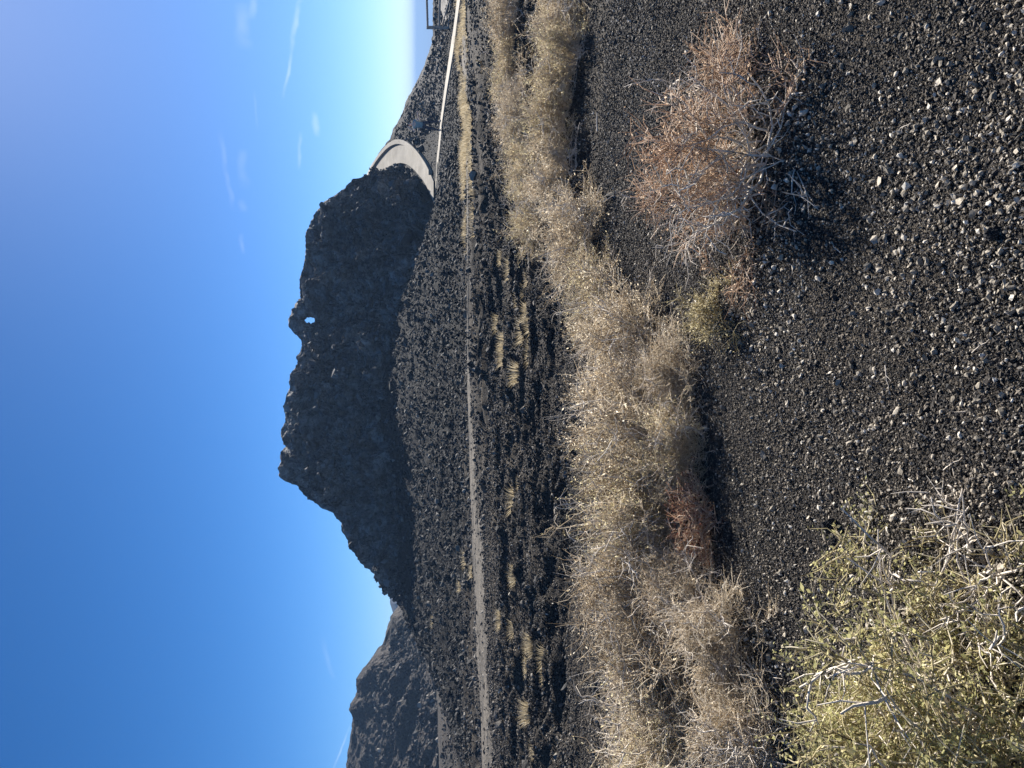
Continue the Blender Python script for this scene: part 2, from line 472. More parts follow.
n = 160
C = resample(LINE_C, n); tn = np.gradient(C[:, :2], axis=0); tn /= np.linalg.norm(tn, axis=1)[:, None]
nm = np.stack([tn[:, 1], -tn[:, 0]], 1)
W = np.linspace(-.45, .45, 9)
X = C[:, None, 0] + nm[:, None, 0]*W; Y = C[:, None, 1] + nm[:, None, 1]*W
# cross fall: drains toward the lower (camera) side
sgn = np.sign(nm[:, 1:2])
Z = C[:, None, 2] + sgn * W * .02
top = np.stack([X, Y, Z], -1)
bot = top.copy(); bot[..., 2] -= .16
v = np.concatenate([top.reshape(-1, 3), bot.reshape(-1, 3)])
q = grid_faces(n, 9); i = np.arange(n-1)
e1 = np.stack([i*9, (i+1)*9, (i+1)*9+n*9, i*9+n*9], 1); e2 = np.stack([i*9+8, i*9+8+n*9, (i+1)*9+8+n*9, (i+1)*9+8], 1)
tag(mesh_obj('path', v, [q, q + n*9, e1, e2], M_CONC), 'narrow pale concrete footpath running level across the slope', kind='structure')

n = 120
I = resample(RAMP_I, n); O = resample(RAMP_O, n)
w = np.linspace(0, 1, 7)[None, :, None]
top = I[:, None]*(1-w) + O[:, None]*w
bot = top.copy(); bot[..., 2] -= .2
v = np.concatenate([top.reshape(-1, 3), bot.reshape(-1, 3)])
q = grid_faces(n, 7); i = np.arange(n-1)
e1 = np.stack([i*7, (i+1)*7, (i+1)*7+n*7, i*7+n*7], 1); e2 = np.stack([i*7+6, i*7+6+n*7, (i+1)*7+6+n*7, (i+1)*7+6], 1)
tag(mesh_obj('climbing_path', v, [q, q + n*7, e1, e2], M_CONC), 'pale concrete footpath climbing in a curve round the hill', kind='structure')

# kerb wall along the outer edge
k0 = 10
O2 = O[k0:]; n = len(O2)
dirx = np.gradient(O2, axis=0); dirx[:, 2] = 0; dirx /= np.linalg.norm(dirx, axis=1)[:, None]
nr = np.stack([dirx[:, 1], -dirx[:, 0], 0*dirx[:, 0]], 1)
sec = np.array([(.003, -.25), (.003, .12), (.02, .14), (.30, .14), (.32, .12), (.32, -.25)])
v = O2[:, None] + nr[:, None]*sec[None, :, 0:1] + np.array([0, 0, 1.0])*sec[None, :, 1:2]
i = np.arange(n-1)[:, None]; j = np.arange(6)[None]
f = np.stack([i*6+j, (i+1)*6+j, (i+1)*6+(j+1) % 6, i*6+(j+1) % 6], -1).reshape(-1, 4)
caps = np.array([[0, 1, 2, 3, 4, 5], [(n-1)*6+5-a for a in range(6)]])
kw = mesh_obj('kerb_wall', v.reshape(-1, 3), [f, caps], M_CONC)
tag(kw, 'low pale concrete kerb wall along the outer edge of the climbing path', 'wall')

# sandy trail: uneven ribbon draped on the ground
n = 520; m = 15
C = resample(TRAIL_C, n); hw = resample(TRAIL_W[:, None], n)[:, 0]
tn = np.gradient(C[:, :2], axis=0); tn /= np.linalg.norm(tn, axis=1)[:, None]
nm = np.stack([tn[:, 1], -tn[:, 0]], 1)
e = hw * .8
eL = e * (1 + 1.3*fbm(C[:, 0]/1.0, C[:, 1]*0, 0, 5, 71, .65)); eR = e * (1 + 1.3*fbm(C[:, 0]/1.0, C[:, 1]*0+7, 0, 5, 72, .65))
w = np.linspace(-1, 1, m)[None]
eL = np.maximum(eL - .1, .0); eR = np.maximum(eR - .1, .0)
off = np.where(w < 0, w*eL[:, None], w*eR[:, None])
X = C[:, 0:1] + nm[:, 0:1]*off; Y = C[:, 1:2] + nm[:, 1:2]*off
Z = ground_h(X.ravel(), Y.ravel()).reshape(X.shape) + .03 - .06*np.abs(w)**4
tag(mesh_obj('trail', np.stack([X, Y, Z], -1).reshape(-1, 3), grid_faces(n, m), M_TRAIL, smooth=True), 'narrow dusty grey trail crossing the lava field', kind='structure')

# ----------------------------------------------------------------------------
# stones
# ----------------------------------------------------------------------------
ph = (1 + 5**.5)/2
ICO_V = np.array([(-1, ph, 0), (1, ph, 0), (-1, -ph, 0), (1, -ph, 0), (0, -1, ph), (0, 1, ph), (0, -1, -ph), (0, 1, -ph), (ph, 0, -1), (ph, 0, 1), (-ph, 0, -1), (-ph, 0, 1)]) / math.hypot(1, ph)
ICO_F = np.array([(0, 11, 5), (0, 5, 1), (0, 1, 7), (0, 7, 10), (0, 10, 11), (1, 5, 9), (5, 11, 4), (11, 10, 2), (10, 7, 6), (7, 1, 8), (3, 9, 4), (3, 4, 2), (3, 2, 6), (3, 6, 8), (3, 8, 9), (4, 9, 5), (2, 4, 11), (6, 2, 10), (8, 6, 7), (9, 8, 1)])

OCT_V = np.array([(1, 0, 0), (-1, 0, 0), (0, 1, 0), (0, -1, 0), (0, 0, 1), (0, 0, -1)], float)
OCT_F = np.array([(0, 2, 4), (2, 1, 4), (1, 3, 4), (3, 0, 4), (2, 0, 5), (1, 2, 5), (3, 1, 5), (0, 3, 5)])

def stones(name, pos, size, mat, label, rough=.35, flat=.75, octa=False):
    n = len(pos)
    SV, SF = (OCT_V, OCT_F) if octa else (ICO_V, ICO_F)
    nv = len(SV)
    v = SV[None] * (1 + rough*(rng.random((n, nv, 1)) - .5)*2)
    s = size[:, None] * np.exp(rng.normal(0, .25, (n, 3))); s[:, 2] *= flat
    v = v * s[:, None]
    q = rng.normal(size=(n, 4)); q[:, 1:3] *= .5; q /= np.linalg.norm(q, axis=1)[:, None]
    w_, x_, y_, z_ = q.T
    R = np.stack([1-2*(y_*y_+z_*z_), 2*(x_*y_-z_*w_), 2*(x_*z_+y_*w_), 2*(x_*y_+z_*w_), 1-2*(x_*x_+z_*z_), 2*(y_*z_-x_*w_),
                  2*(x_*z_-y_*w_), 2*(y_*z_+x_*w_), 1-2*(x_*x_+y_*y_)], 1).reshape(n, 3, 3)
    v = np.einsum('nij,nkj->nki', R, v) + pos[:, None]
    f = (SF[None] + (np.arange(n)*nv)[:, None, None]).reshape(-1, 3)
    o = mesh_obj(name, v.reshape(-1, 3), f, mat)
    return tag(o, label, kind='stuff')

# foreground gravel
def scatter(N, r0, r1, half, near=.0):
    r = np.exp(rng.uniform(math.log(r0), math.log(r1), N)); r = np.where(rng.random(N) < near, rng.uniform(r0, max(r0, 7.0), N), r)
    th = np.radians(rng.uniform(-half, half, N)); return r*np.sin(th), r*np.cos(th), r
x, y, r = scatter(480000, 1.35, 17, 36, .4)
# and the gravel to the left and right of where the photographer stood
x2, y2 = rng.uniform(-7, 7, 200000), rng.uniform(-.5, 7, 200000); k = np.abs(np.degrees(np.arctan2(x2, y2))) > 36
x, y = np.concatenate([x, x2[k]]), np.concatenate([y, y2[k]]); r = np.hypot(x, y)
coarse = np.exp(.6*fbm(x/.7, y/.7, 0, 3, 61))
size = np.maximum(np.minimum(.0027*coarse*np.exp(rng.normal(0, .55, len(x))), np.minimum(.009, .0042*np.maximum(r, 1.6))), .0013*r)
stones('gravel', np.stack([x, y, ground_h(x, y) + size*.2], 1), size, M_GRAVEL, 'fine black cinder gravel', .4, .8, True)
x, y, r = scatter(80000, 1.35, 15, 36, .5)
size = np.maximum(np.minimum(.0034*np.exp(rng.normal(0, .55, len(x))), np.minimum(.0125, .0042*r)), .0009*r)
keep = fbm(x/.9, y/.9, 0, 3, 62) + rng.normal(0, .22, len(x)) > np.interp(r, [1.5, 4, 8], [-.1, 0, .12])
x, y, size = x[keep], y[keep], size[keep]
stones('pale_pebbles', np.stack([x, y, ground_h(x, y) + .003 + size*.5], 1), size, M_PEBBLE, 'pale tan pebbles sprinkled over the black gravel', .6, .75)

# rubble of the lava field
x, y, r = scatter(190000, 6.0, 58, 36)
size = .0010*r*np.exp(rng.normal(0, .52, len(x))); size = np.minimum(size, .0033*r + .02)
d, z, s = near_line(x, y, TRAIL_S); hwt = np.interp(s, np.arange(len(TRAIL_WS)), TRAIL_WS)
d1, z, s = near_line(x, y, LINE_S); d2, z, s = near_line(x, y, RAMP_S)
dens = fbm(x/2.5, y/1.6, 0, 3, 81)
keep = ((d > hwt*.85) | (rng.random(len(x)) < np.where(size < .05, .5, .12) + .3*(d/hwt)**2)) & (d1 > .6) & ~((d1 < 3.5) & (size > .05)) & (d2 > .65) & (dens + rng.normal(0, .12, len(x)) > np.interp(y, [6, 9, 12, 21, 26], [.3, .08, .02, -.06, -.25]))
keep &= ~((x + .14*y < -9.8) & (y > 24) & (rng.random(len(x)) < .85))
x, y, size = x[keep], y[keep], size[keep]
q = y + 2.5*fbm(x/3, y/3, 0, 2, 83) < 26
for nm_, k, mt_, lb_ in (('lava_rubble', q, M_RUBBLE, 'rough lava rubble strewn over the flat field'), ('dark_rubble', ~q, M_DARKRUB, 'finer black rubble on the slope below the hill')):
    stones(nm_, np.stack([x[k], y[k], ground_h(x[k], y[k]) + size[k]*.2], 1), size[k], mt_, lb_, .5, .8)

def surf_stones(name, v, nT, N, lo, hi, mat, label, avoid=True):
    a = v[:nT].reshape(-1, 3)
    a = v[:int(nT*.8)].reshape(-1, 3)
    p = a[rng.integers(0, len(a), N)] + rng.normal(0, .05, (N, 3))
    size = lo*np.exp(rng.normal(0, .5, N)); size = np.minimum(size, hi)
    if avoid:
        d1, z, s = near_line(p[:, 0], p[:, 1], RAMP_S); d2, z, s = near_line(p[:, 0], p[:, 1], LINE_S)
        k = (d1 > .85) & (d2 > .7); p, size = p[k], size[k]
    stones(name, p, size, mat, label, .5, .9)
surf_stones('crag_blocks', hill_v, hill_nT, 11000, .08, .26, M_BLOCK, 'jagged black blocks on the face of the lava hill')
surf_stones('slope_rubble', flank_v, flank_nT, 12000, .042, .12, M_RUBBLE, 'loose dark stones on the slope behind the concrete path')
surf_stones('outcrop_blocks', hill2_v, hill2_nT, 4500, .10, .3, M_RUBBLE, 'dark blocks on the far lava hill', False)

# single black rocks in the foreground
def rock(loc, size, label, seed):
    v = []; f = []
    bpy_me = bpy.data.meshes.new('lava_rock')
    import bmesh
    bm = bmesh.new(); bmesh.ops.create_icosphere(bm, subdivisions=3, radius=1)
    for q in bm.verts:
        nz = mnoise.fractal(q.co*1.3 + Vector((seed*3.7, 0, 0)), 1.0, 2.0, 4)
        cell = mnoise.cell(q.co*2.2 + Vector((seed, seed, 0)))
        q.co = q.co * (1 + .35*nz + .12*cell)
        q.co.x *= size[0]; q.co.y *= size[1]; q.co.z *= size[2]
    bm.to_mesh(bpy_me); bm.free(); bpy_me.materials.append(M_ROCK)
    o = bpy.data.objects.new('lava_rock', bpy_me); COL.objects.link(o); o.location = loc
    return tag(o, label, 'rock')
for (U, V, sz, lab, sd) in [(242, 834, (.026, .024, .036), 'upright pointed black rock standing alone in the foreground gravel', 1),
                            (229, 863, (.013, .012, .012), 'small round black stone just in front of the upright pointed rock', 2),
                            (534, 993, (.02, .02, .018), 'black rock near the front edge of the gravel, below the brown bush', 3)]:
    g = G(U, V); rock((g[0], g[1], float(ground_h(g[0:1], g[1:2])[0]) + sz[2]*.6), sz, lab, sd)

# ----------------------------------------------------------------------------
# bushes
# ----------------------------------------------------------------------------
def tubes(paths, radii, sides=3):
    """paths: list of (k,3), radii: list of (k,) -> verts, faces"""
    V = []; Fq = []; off = 0
    bylen = {}
    for p_, r_ in zip(paths, radii): bylen.setdefault(len(p_), ([], []))[0].append(p_); bylen[len(p_)][1].append(r_)
    a = np.linspace(0, 2*np.pi, sides, endpoint=False)
    for k, (pp, rr) in bylen.items():
        pp = np.array(pp); rr = np.array(rr); n = len(pp)
        tan = np.gradient(pp, axis=1); tan /= np.linalg.norm(tan, axis=2)[..., None] + 1e-9
        ref = np.where(np.abs(tan[..., 2:3]) > .9, np.array([1.0, 0, 0]), np.array([0, 0, 1.0]))
        s1 = np.cross(tan, ref); s1 /= np.linalg.norm(s1, axis=2)[..., None] + 1e-9
        s2 = np.cross(tan, s1)
        v = pp[:, :, None] + rr[:, :, None, None]*(np.cos(a)[:, None]*s1[:, :, None] + np.sin(a)[:, None]*s2[:, :, None])
        i = np.arange(k-1)[:, None]; j = np.arange(sides)[None]
        f = np.stack([i*sides+j, i*sides+(j+1) % sides, (i+1)*sides+(j+1) % sides, (i+1)*sides+j], -1).reshape(-1, 4)
        V.append(v.reshape(-1, 3)); Fq.append((f[None] + (np.arange(n)*k*sides)[:, None, None]).reshape(-1, 4) + off); off += n*k*sides
    return np.concatenate(V), np.concatenate(Fq)

def rdir(n):
    v = rng.normal(size=(n, 3)); return v/np.linalg.norm(v, axis=1)[:, None]

def leaves(pos, size, aspect, updir=None):
    n = len(pos)
    a = rdir(n) if updir is None else updir + .6*rdir(n); a /= np.linalg.norm(a, axis=1)[:, None]
    b = np.cross(a, rdir(n)); b /= np.linalg.norm(b, axis=1)[:, None] + 1e-9
    s = (size*np.exp(rng.normal(0, .3, n)))[:, None]
    a = a*s; b = b*s*aspect
    v = np.stack([pos, pos + a*.5 + b*.5, pos + a, pos + a*.5 - b*.5], 1).reshape(-1, 3)
    f = (np.arange(n)*4)[:, None] + np.arange(4)[None]
    return v, f

def curve(p0, d, L, k, bend, droop=0.0):
    pts = [p0]; d = d.copy(); st = L/(k-1)
    for i in range(k-1):
        d = d + bend*rng.normal(size=3) + np.array([0, 0, -droop]); d /= np.linalg.norm(d)
        pts.append(pts[-1] + d*st)
    return np.array(pts)

def make_bush(name, R, H, nst, nbr, ntw, nlf, mats, lsize, laspect, tilt=(10, 80), srad=.0055, tlen=(.05, .13), bare=0, up=.25, tr=.0018, inner=.3, part='seed_heads', bend=.30, btilt=(25, 86)):
    root = empty(name, (0, 0, 0))
    sp_, sr, tp, trr, lp, ld = [], [], [], [], [], []
    for s in range(nst + bare):
        isb = s >= nst
        az = rng.uniform(0, 2*np.pi); ti = math.radians(rng.uniform(*tilt)) if not isb else math.radians(rng.uniform(*btilt))
        d = np.array([math.sin(ti)*math.cos(az), math.sin(ti)*math.sin(az), math.cos(ti)])
        reach = 1/math.sqrt((math.sin(ti)/R)**2 + (math.cos(ti)/H)**2)
        L = reach*rng.uniform(.62, 1.02)*(1.15 if isb else 1)
        b0 = np.array([rng.normal(0, R*.14), rng.normal(0, R*.14), .0])
        c = curve(b0, d, L, 7, bend)
        c[:, 2] = np.maximum(c[:, 2], .008)
        r0 = srad*rng.uniform(.7, 1.3)*(1.2 if isb else 1)
        sp_.append(c); sr.append(np.linspace(r0, r0*.35, 7))
        for b in range(nbr if not isb else 5):
            t_ = rng.uniform(inner, 1.0); q = t_*6; i = min(int(q), 5); p0 = c[i] + (c[i+1]-c[i])*(q-i)
            dd = (c[i+1]-c[i]); dd /= np.linalg.norm(dd)
            dd = dd + .85*rdir(1)[0] + np.array([0, 0, up]); dd /= np.linalg.norm(dd)
            BL = rng.uniform(.16, .34)*R
            bc = curve(p0, dd, BL, 5, bend*1.35); bc[:, 2] = np.maximum(bc[:, 2], .006)
            sp_.append(bc) if isb else tp.append(bc)
            (sr if isb else trr).append(np.linspace(tr*1.9, tr*1.1, 5)*(1.2 if isb else 1))
            for w in range(ntw if not isb else 2):
                q = rng.uniform(.2, 1)*4; i = min(int(q), 3); p1 = bc[i] + (bc[i+1]-bc[i])*(q-i)
                d2 = dd + 1.0*rdir(1)[0] + np.array([0, 0, up]); d2 /= np.linalg.norm(d2)
                tc = curve(p1, d2, rng.uniform(*tlen), 3, bend*1.7)
                (sp_ if isb else tp).append(tc); (sr if isb else trr).append(np.array([tr*1.1, tr, tr*.5]))
                if not isb and nlf:
                    k = rng.poisson(nlf)
                    if k:
                        f_ = rng.uniform(.25, 1.05, k)[:, None]
                        lp.append(tc[0]*(1-f_) + tc[2]*f_ + rng.normal(0, .006, (k, 3))); ld.append(d2[None]*.5 + rdir(k))
    v, f = tubes(sp_, sr, 4); mesh_obj('stems', v, f, mats[0], root, True)
    v, f = tubes(tp, trr, 3); mesh_obj('twigs', v, f, mats[1], root, True)
    if lp:
        v, f = leaves(np.concatenate(lp), lsize, laspect, np.concatenate(ld)); mesh_obj(part, v, f, mats[2], root)
    return root

M_STEM = mat_plain('grey_bark', (.62, .55, .46), .35, 30, .9, .002)
M_TWIG = mat_leaf('straw_twig', [(0, (.38, .31, .22)), (.5, (.68, .59, .46)), (1, (.90, .85, .75))], .5)
M_SEED = mat_leaf('seed_fluff', [(0, (.42, .34, .22)), (.5, (.76, .65, .47)), (.85, (.88, .80, .64)), (1, (.90, .86, .76))], .55)
M_SEEDG = mat_leaf('green_straw', [(0, (.38, .33, .18)), (.5, (.66, .58, .35)), (1, (.84, .77, .53))], .55)
M_BTWIG = mat_leaf('brown_twig', [(0, (.38, .27, .19)), (.6, (.66, .50, .37)), (1, (.86, .78, .68))], .4)
M_BSEED = mat_leaf('brown_leaf', [(0, (.36, .25, .16)), (.6, (.64, .47, .33)), (1, (.82, .69, .53))], .5)
M_GTWIG = mat_leaf('olive_twig', [(0, (.38, .33, .19)), (.6, (.58, .51, .32)), (1, (.76, .70, .56))], .4)
M_GLEAF = mat_leaf('olive_leaf', [(0, (.20, .20, .10)), (.4, (.38, .365, .17)), (.8, (.60, .55, .27)), (1, (.80, .72, .44))], .5)
M_RED = mat_leaf('red_leaf', [(0, (.09, .035, .028)), (.6, (.20, .085, .06)), (1, (.36, .24, .16))], .4)

GRP = 'dry bushes growing in the black gravel'
def gz(x, y): return float(ground_h(np.array([x]), np.array([y]))[0])
def place(o, U, Y, rz, sc, label, cat='bush', group=GRP, dz=0.0):
    x = (U - 383.5)/F * Y / (cp + 0.0) * 1.0
    # true x for a base on the ground at depth Y
    for _ in range(3):
        dep = (CAMZ) / Y; ang = math.atan(dep) - PITCH; vv = math.tan(ang)
        x = (U - 383.5)/F * Y / (cp - vv*sp)
    o.location = (x, Y, gz(x, Y) - .01 + dz); o.rotation_euler = (0, 0, rz)
    o.scale = (sc, sc, sc) if np.isscalar(sc) else sc
    tag(o, label, cat, group); return o

ST = (M_STEM, M_TWIG, M_SEED); SG = (M_STEM, M_TWIG, M_SEEDG)
protoA = make_bush('dry_bush', .55, .70, 42, 9, 5, 5, ST, .0125, .36, bare=26, tlen=(.07, .19))
protoB = make_bush('dry_bush', .60, .62, 44, 9, 5, 5, SG, .0125, .36, bare=22, tlen=(.07, .19))
protoC = make_bush('dry_bush', .50, .60, 32, 8, 7, 2.2, ST, .012, .36, bare=28, tlen=(.08, .22))
used = set()
def bush(proto, *a, **k):
    o = proto if proto.name not in used else copy_tree(proto)
    used.add(proto.name)
    return place(o, *a, **k)
# front row
bush(protoA, 425, 5.35, .3, (1.0, 1.0, .95), 'tall straw-coloured bush at the right end of the front row, above the small yellow sprig')
bush(protoA, 345, 5.0, 2.1, (1.05, 1.0, 1.1), 'tallest straw-coloured bush, in the middle of the front row')
bush(protoB, 262, 4.85, 1.2, (1.0, .95, 1.08), 'straw-coloured bush standing right behind the small red plant')
bush(protoC, 185, 4.75, 4.0, (1.1, 1.0, 1.12), 'pale twiggy bush just left of the small red plant')
bush(protoC, 110, 4.4, .9, (1.1, 1.1, .98), 'loose pale bush with bare grey twigs, behind the green bush')
bush(protoB, 40, 4.3, 3.3, (1.05, 1.05, .92), 'dense straw-coloured bush at the left edge behind the green bush')
bush(protoA, -35, 4.6, 5.0, (1.1, 1.1, .8), 'straw-coloured bush cut by the left edge of the view')
bush(protoC, 40, 3.45, 2.6, (.85, .85, .62), 'low olive-tinged twiggy bush between the front row and the green bush')
bush(protoC, 135, 3.75, 5.3, (.8, .8, .6), 'low twiggy bush in front of the loose pale bush')
bush(protoC, 395, 4.45, 1.5, (.75, .75, .55), 'low wiry bush in front of the tallest straw-coloured bush')
# right and behind
bush(protoB, 468, 6.3, .2, (.95, .9, .75), 'small tan bush filling the gap right of the front row')
bush(protoA, 530, 7.0, 1.0, (1.15, 1.0, .88), 'rounded tan bush straight behind the brown bush')
bush(protoB, 548, 9.9, 2.0, (1.15, 1.1, .85), 'greenish tan bush behind the rounded tan bush')
bush(protoA, 590, 8.0, 3.0, (1.15, 1.0, .86), 'tan bush behind the upper tip of the brown bush')
bush(protoB, 650, 8.1, 4.0, (1.15, 1.0, .9), 'yellowish bush above the pale stick on the gravel')
bush(protoB, 712, 7.7, 5.0, (1.05, 1.0, .9), 'yellowish bush with a dark shadow near the right edge')
bush(protoA, 775, 7.9, 6.0, (1.1, 1.1, .9), 'tan bush cut by the right edge of the view')
bush(protoB, 600, 10.5, .6, (1.2, 1.1, .8), 'greenish tan bush in the back row behind the middle of the right group')
bush(protoA, 650, 11.0, 1.7, (1.2, 1.1, .82), 'pale tan bush in the back row, third from the right edge')
bush(protoB, 700, 11.8, 2.8, (1.3, 1.1, .85), 'greenish tan bush in the back row, second from the right edge')
bush(protoA, 755, 11.6, 3.9, (1.3, 1.1, .9), 'pale tan bush in the back row at the right edge')

bush(protoB, 318, 4.35, 2.2, (.7, .6, .62), 'low yellowish bush leaning against the front of the tallest straw-coloured bush')
bush(protoC, 180, 4.2, 1.0, (.7, .65, .62), 'low pale twiggy bush touching the left side of the small red plant')
brown = make_bush('brown_bush', .62, .62, 34, 8, 7, 1.9, (M_STEM, M_BTWIG, M_BSEED), .010, .5, tilt=(22, 85), bare=30, tlen=(.06, .17), up=.1, inner=.3, part='dry_leaves')
place(brown, 612, 3.5, 0.6, (1.12, 1.0, 1.0), 'sprawling reddish brown bush alone on the gravel at the right', group=None)
green = make_bush('green_bush', .60, .55, 46, 9, 8, 10.5, (M_STEM, M_GTWIG, M_GLEAF), .0105, .52, tilt=(10, 82), bare=12, part='leaves', srad=.0048)
place(green, 0, 1.92, .4, (1.25, 1.12, 1.0), 'olive green leafy bush in the near left corner', group=None)
sprig = make_bush('sparse_bush', .34, .30, 9, 5, 4, 3, (M_STEM, M_GTWIG, M_GLEAF), .012, .42, tilt=(35, 80), bare=10, part='leaves', srad=.0034)
place(sprig, 178, 1.95, 2.0, 1.0, 'sparse thorny bush of bare grey twigs beside the olive green bush', group=None)
red = make_bush('red_plant', .24, .27, 20, 6, 5, 4, (M_BTWIG, M_BTWIG, M_RED), .010, .55, tilt=(5, 70), part='leaves')
place(red, 252, 4.08, 0, (1.15, .75, .95), 'small dark red plant at the foot of the front row', 'plant', None)
ysp = make_bush('yellow_sprig', .2, .24, 16, 5, 5, 3, (M_GTWIG, M_GTWIG, M_SEEDG), .009, .45, tilt=(5, 65), part='seed_heads')
place(ysp, 455, 3.9, 0, 1.0, 'small yellowish sprig alone in front of the right end of the row', 'plant', None)

# grass tufts on the lava field
def grass_mesh(n, h, spread):
    a = rng.uniform(0, 2*np.pi, n); rr = spread*np.sqrt(rng.random(n)); b = np.stack([rr*np.cos(a), rr*np.sin(a), 0*a], 1)
    lean = np.stack([np.cos(a), np.sin(a)], 1)*(rr/spread*.5 + .15)[:, None]*h + rng.normal(0, .08*h, (n, 2))
    hh = h*rng.uniform(.5, 1.1, n)
    mid = b + np.concatenate([lean*.35, (hh*.6)[:, None]], 1); tip = b + np.concatenate([lean, hh[:, None]], 1)
    w = np.stack([-np.sin(a+1), np.cos(a+1), 0*a], 1)*.004*(1+h)
    v = np.stack([b-w, b+w, mid+w*.8, mid-w*.8, tip], 1).reshape(-1, 3)
    i = (np.arange(n)*5)[:, None]
    return v, [i + np.array([0, 1, 2, 3]), i + np.array([3, 2, 4])]
M_STRAW = mat_leaf('straw', [(0, (.30, .24, .14)), (.5, (.48, .40, .26)), (1, (.68, .60, .44))], .4)
tv, tf = grass_mesh(110, .24, .2)
tuft0 = mesh_obj('grass_tuft', tv, tf, M_STRAW)
spots = [(497, 512), (492, 516), (486, 521), (480, 518), (473, 523), (466, 520), (458, 526), (450, 522), (441, 525), (432, 519), (424, 526), (415, 522), (406, 519), (398, 524),
         (128, 537), (122, 535), (110, 540), (103, 537), (95, 539), (117, 546), (91, 549), (143, 520), (137, 517), (175, 533), (183, 531),
         (205, 470), (192, 472), (198, 467), (172, 459), (143, 456), (283, 518), (270, 508), (100, 519), (346, 538), (447, 495), (428, 492), (520, 500), (60, 541), (20, 533)]
first = True
for (U, V) in spots:
    for q in range(1):
        g = G(U + rng.normal(0, 6), V + rng.normal(0, 9))
        o = tuft0 if first else tuft0.copy()
        if not first: COL.objects.link(o)
        first = False
        s = rng.uniform(.4, .8)*min(1.6, g[1]/11)
        o.location = (g[0], g[1], gz(g[0], g[1]) - .01); o.rotation_euler = (0, 0, rng.uniform(0, 6.28)); o.scale = (s, s, s*rng.uniform(.7, 1.1))
        tag(o, 'small straw yellow grass tuft among the black lava rubble', 'grass tuft', 'grass tufts on the lava field')

# dry grass along the trail on the right (a verge nobody could count)
V_, F4, F3, off = [], [], [], 0
for k in range(1300):
    s_ = rng.uniform(.66, .97)*(len(TRAIL_S)-1); i = int(s_); p0 = TRAIL_S[i] + (TRAIL_S[min(i+1, len(TRAIL_S)-1)]-TRAIL_S[i])*(s_-i)
    x, y = p0[0] + rng.normal(0, .2), p0[1] + rng.uniform(-2.0, 2.2)
    if fbm(np.array([x/1.5]), np.array([y/1.5]), 0, 3, 91)[0] + rng.normal(0, .06) < .05: continue
    v, (f4, f3) = grass_mesh(26, rng.uniform(.08, .24), .16)
    v = v + np.array([x, y, gz(x, y) - .01]); V_.append(v); F4.append(f4+off); F3.append(f3+off); off += len(v)
tag(mesh_obj('dry_grass', np.concatenate(V_), [np.concatenate(F4), np.concatenate(F3)], M_STRAW), 'strip of dry straw grass along the trail', kind='stuff')

# a pale stick on the gravel under the right group
c = curve(np.array([0, 0, .012]), np.array([1.0, .1, .06]), .17, 6, .05)
v, f = tubes([c], [np.linspace(.008, .005, 6)], 6)
st = mesh_obj('dead_stick', v, f, M_STEM, smooth=True); g = G(636, 600); st.location = (g[0], g[1], gz(g[0], g[1]) + .01)
tag(st, 'short pale stick lying on the gravel by the right group of bushes', 'stick')

# thin dead twigs lying about on the gravel
tw_protos = []
for i in range(3):
    c = curve(np.array([-.06, 0, .006]), np.array([1.0, .1, .02]), .13, 6, .16); c[:, 2] = .006 + .003*np.arange(6) % .012
    c2 = curve(c[2], np.array([.7, .7, .1]), .05, 4, .2)
    v, f = tubes([c, c2], [np.linspace(.0028, .0012, 6), np.linspace(.0016, .0008, 4)], 5)
    tw_protos.append(mesh_obj('dead_twig', v, f, M_STEM, smooth=True))
tw_spots = [(236, 931), (309, 805), (418, 985), (520, 838), (640, 905), (300, 960), (390, 890), (735, 760), (500, 745)]
for i, (U, V) in enumerate(tw_spots):
    o = tw_protos[i % 3]
    if i > 2: o = o.copy(); COL.objects.link(o)
    g = G(U, V); o.location = (g[0], g[1], gz(g[0], g[1]) + .004); o.rotation_euler = (0, 0, rng.uniform(0, 6.28)); k = rng.uniform(.4, .75); o.scale = (k, k, k)
    tag(o, 'thin dead twig lying loose on the open foreground gravel', 'twig', 'dead twigs lying on the gravel')

# ----------------------------------------------------------------------------
# wooden fence at the viewpoint, right edge
# ----------------------------------------------------------------------------
M_WOOD = mat_plain('weathered_wood', (.42, .37, .31), .3, 9, .85, .004)
def box_between(a, b, w, h):
    a = np.array(a); b = np.array(b); d = b-a; L = np.linalg.norm(d); d /= L
    s = np.cross(d, [0, 0, 1.0]) if abs(d[2]) < .9 else np.array([1.0, 0, 0]); s /= np.linalg.norm(s); u = np.cross(s, d)
    bv = .012
    sec = [(-w/2+bv, -h/2), (w/2-bv, -h/2), (w/2, -h/2+bv), (w/2, h/2-bv), (w/2-bv, h/2), (-w/2+bv, h/2), (-w/2, h/2-bv), (-w/2, -h/2+bv)]
    v = [a + s*x + u*y for x, y in sec] + [b + s*x + u*y for x, y in sec]
    q = np.array([[i, (i+1) % 8, (i+1) % 8 + 8, i+8] for i in range(8)])
    caps = np.array([list(range(8))[::-1], list(range(8, 16))])
    return np.array(v), [q, caps]
FY = 33.0
base = P(740, 452, FY); fence = empty('wooden_fence', tuple(base))
tag(fence, 'weathered wooden rail fence beside the path at the right edge', 'fence')
inv = -np.array(base)
def part(name, A, B, w, h):
    v, f = box_between(np.array(A)+inv, np.array(B)+inv, w, h); return mesh_obj(name, v, f, M_WOOD, fence)
pts = [(740, FY), (772, 30.2), (806, 27.6), (842, 25.2)]
vt = [426.0, 425.0, 424.2, 423.5]; vm = [438.6, 439.6, 440.6, 441.6]; vb = [448.0, 451.0, 454.5, 458.5]; vg = [454, 458, 462, 467]
for (U, Y), a, b_ in zip(pts, vt, vg):
    part('post', P(U, b_, Y) - [0, 0, .15], P(U, a, Y), .11, .11)
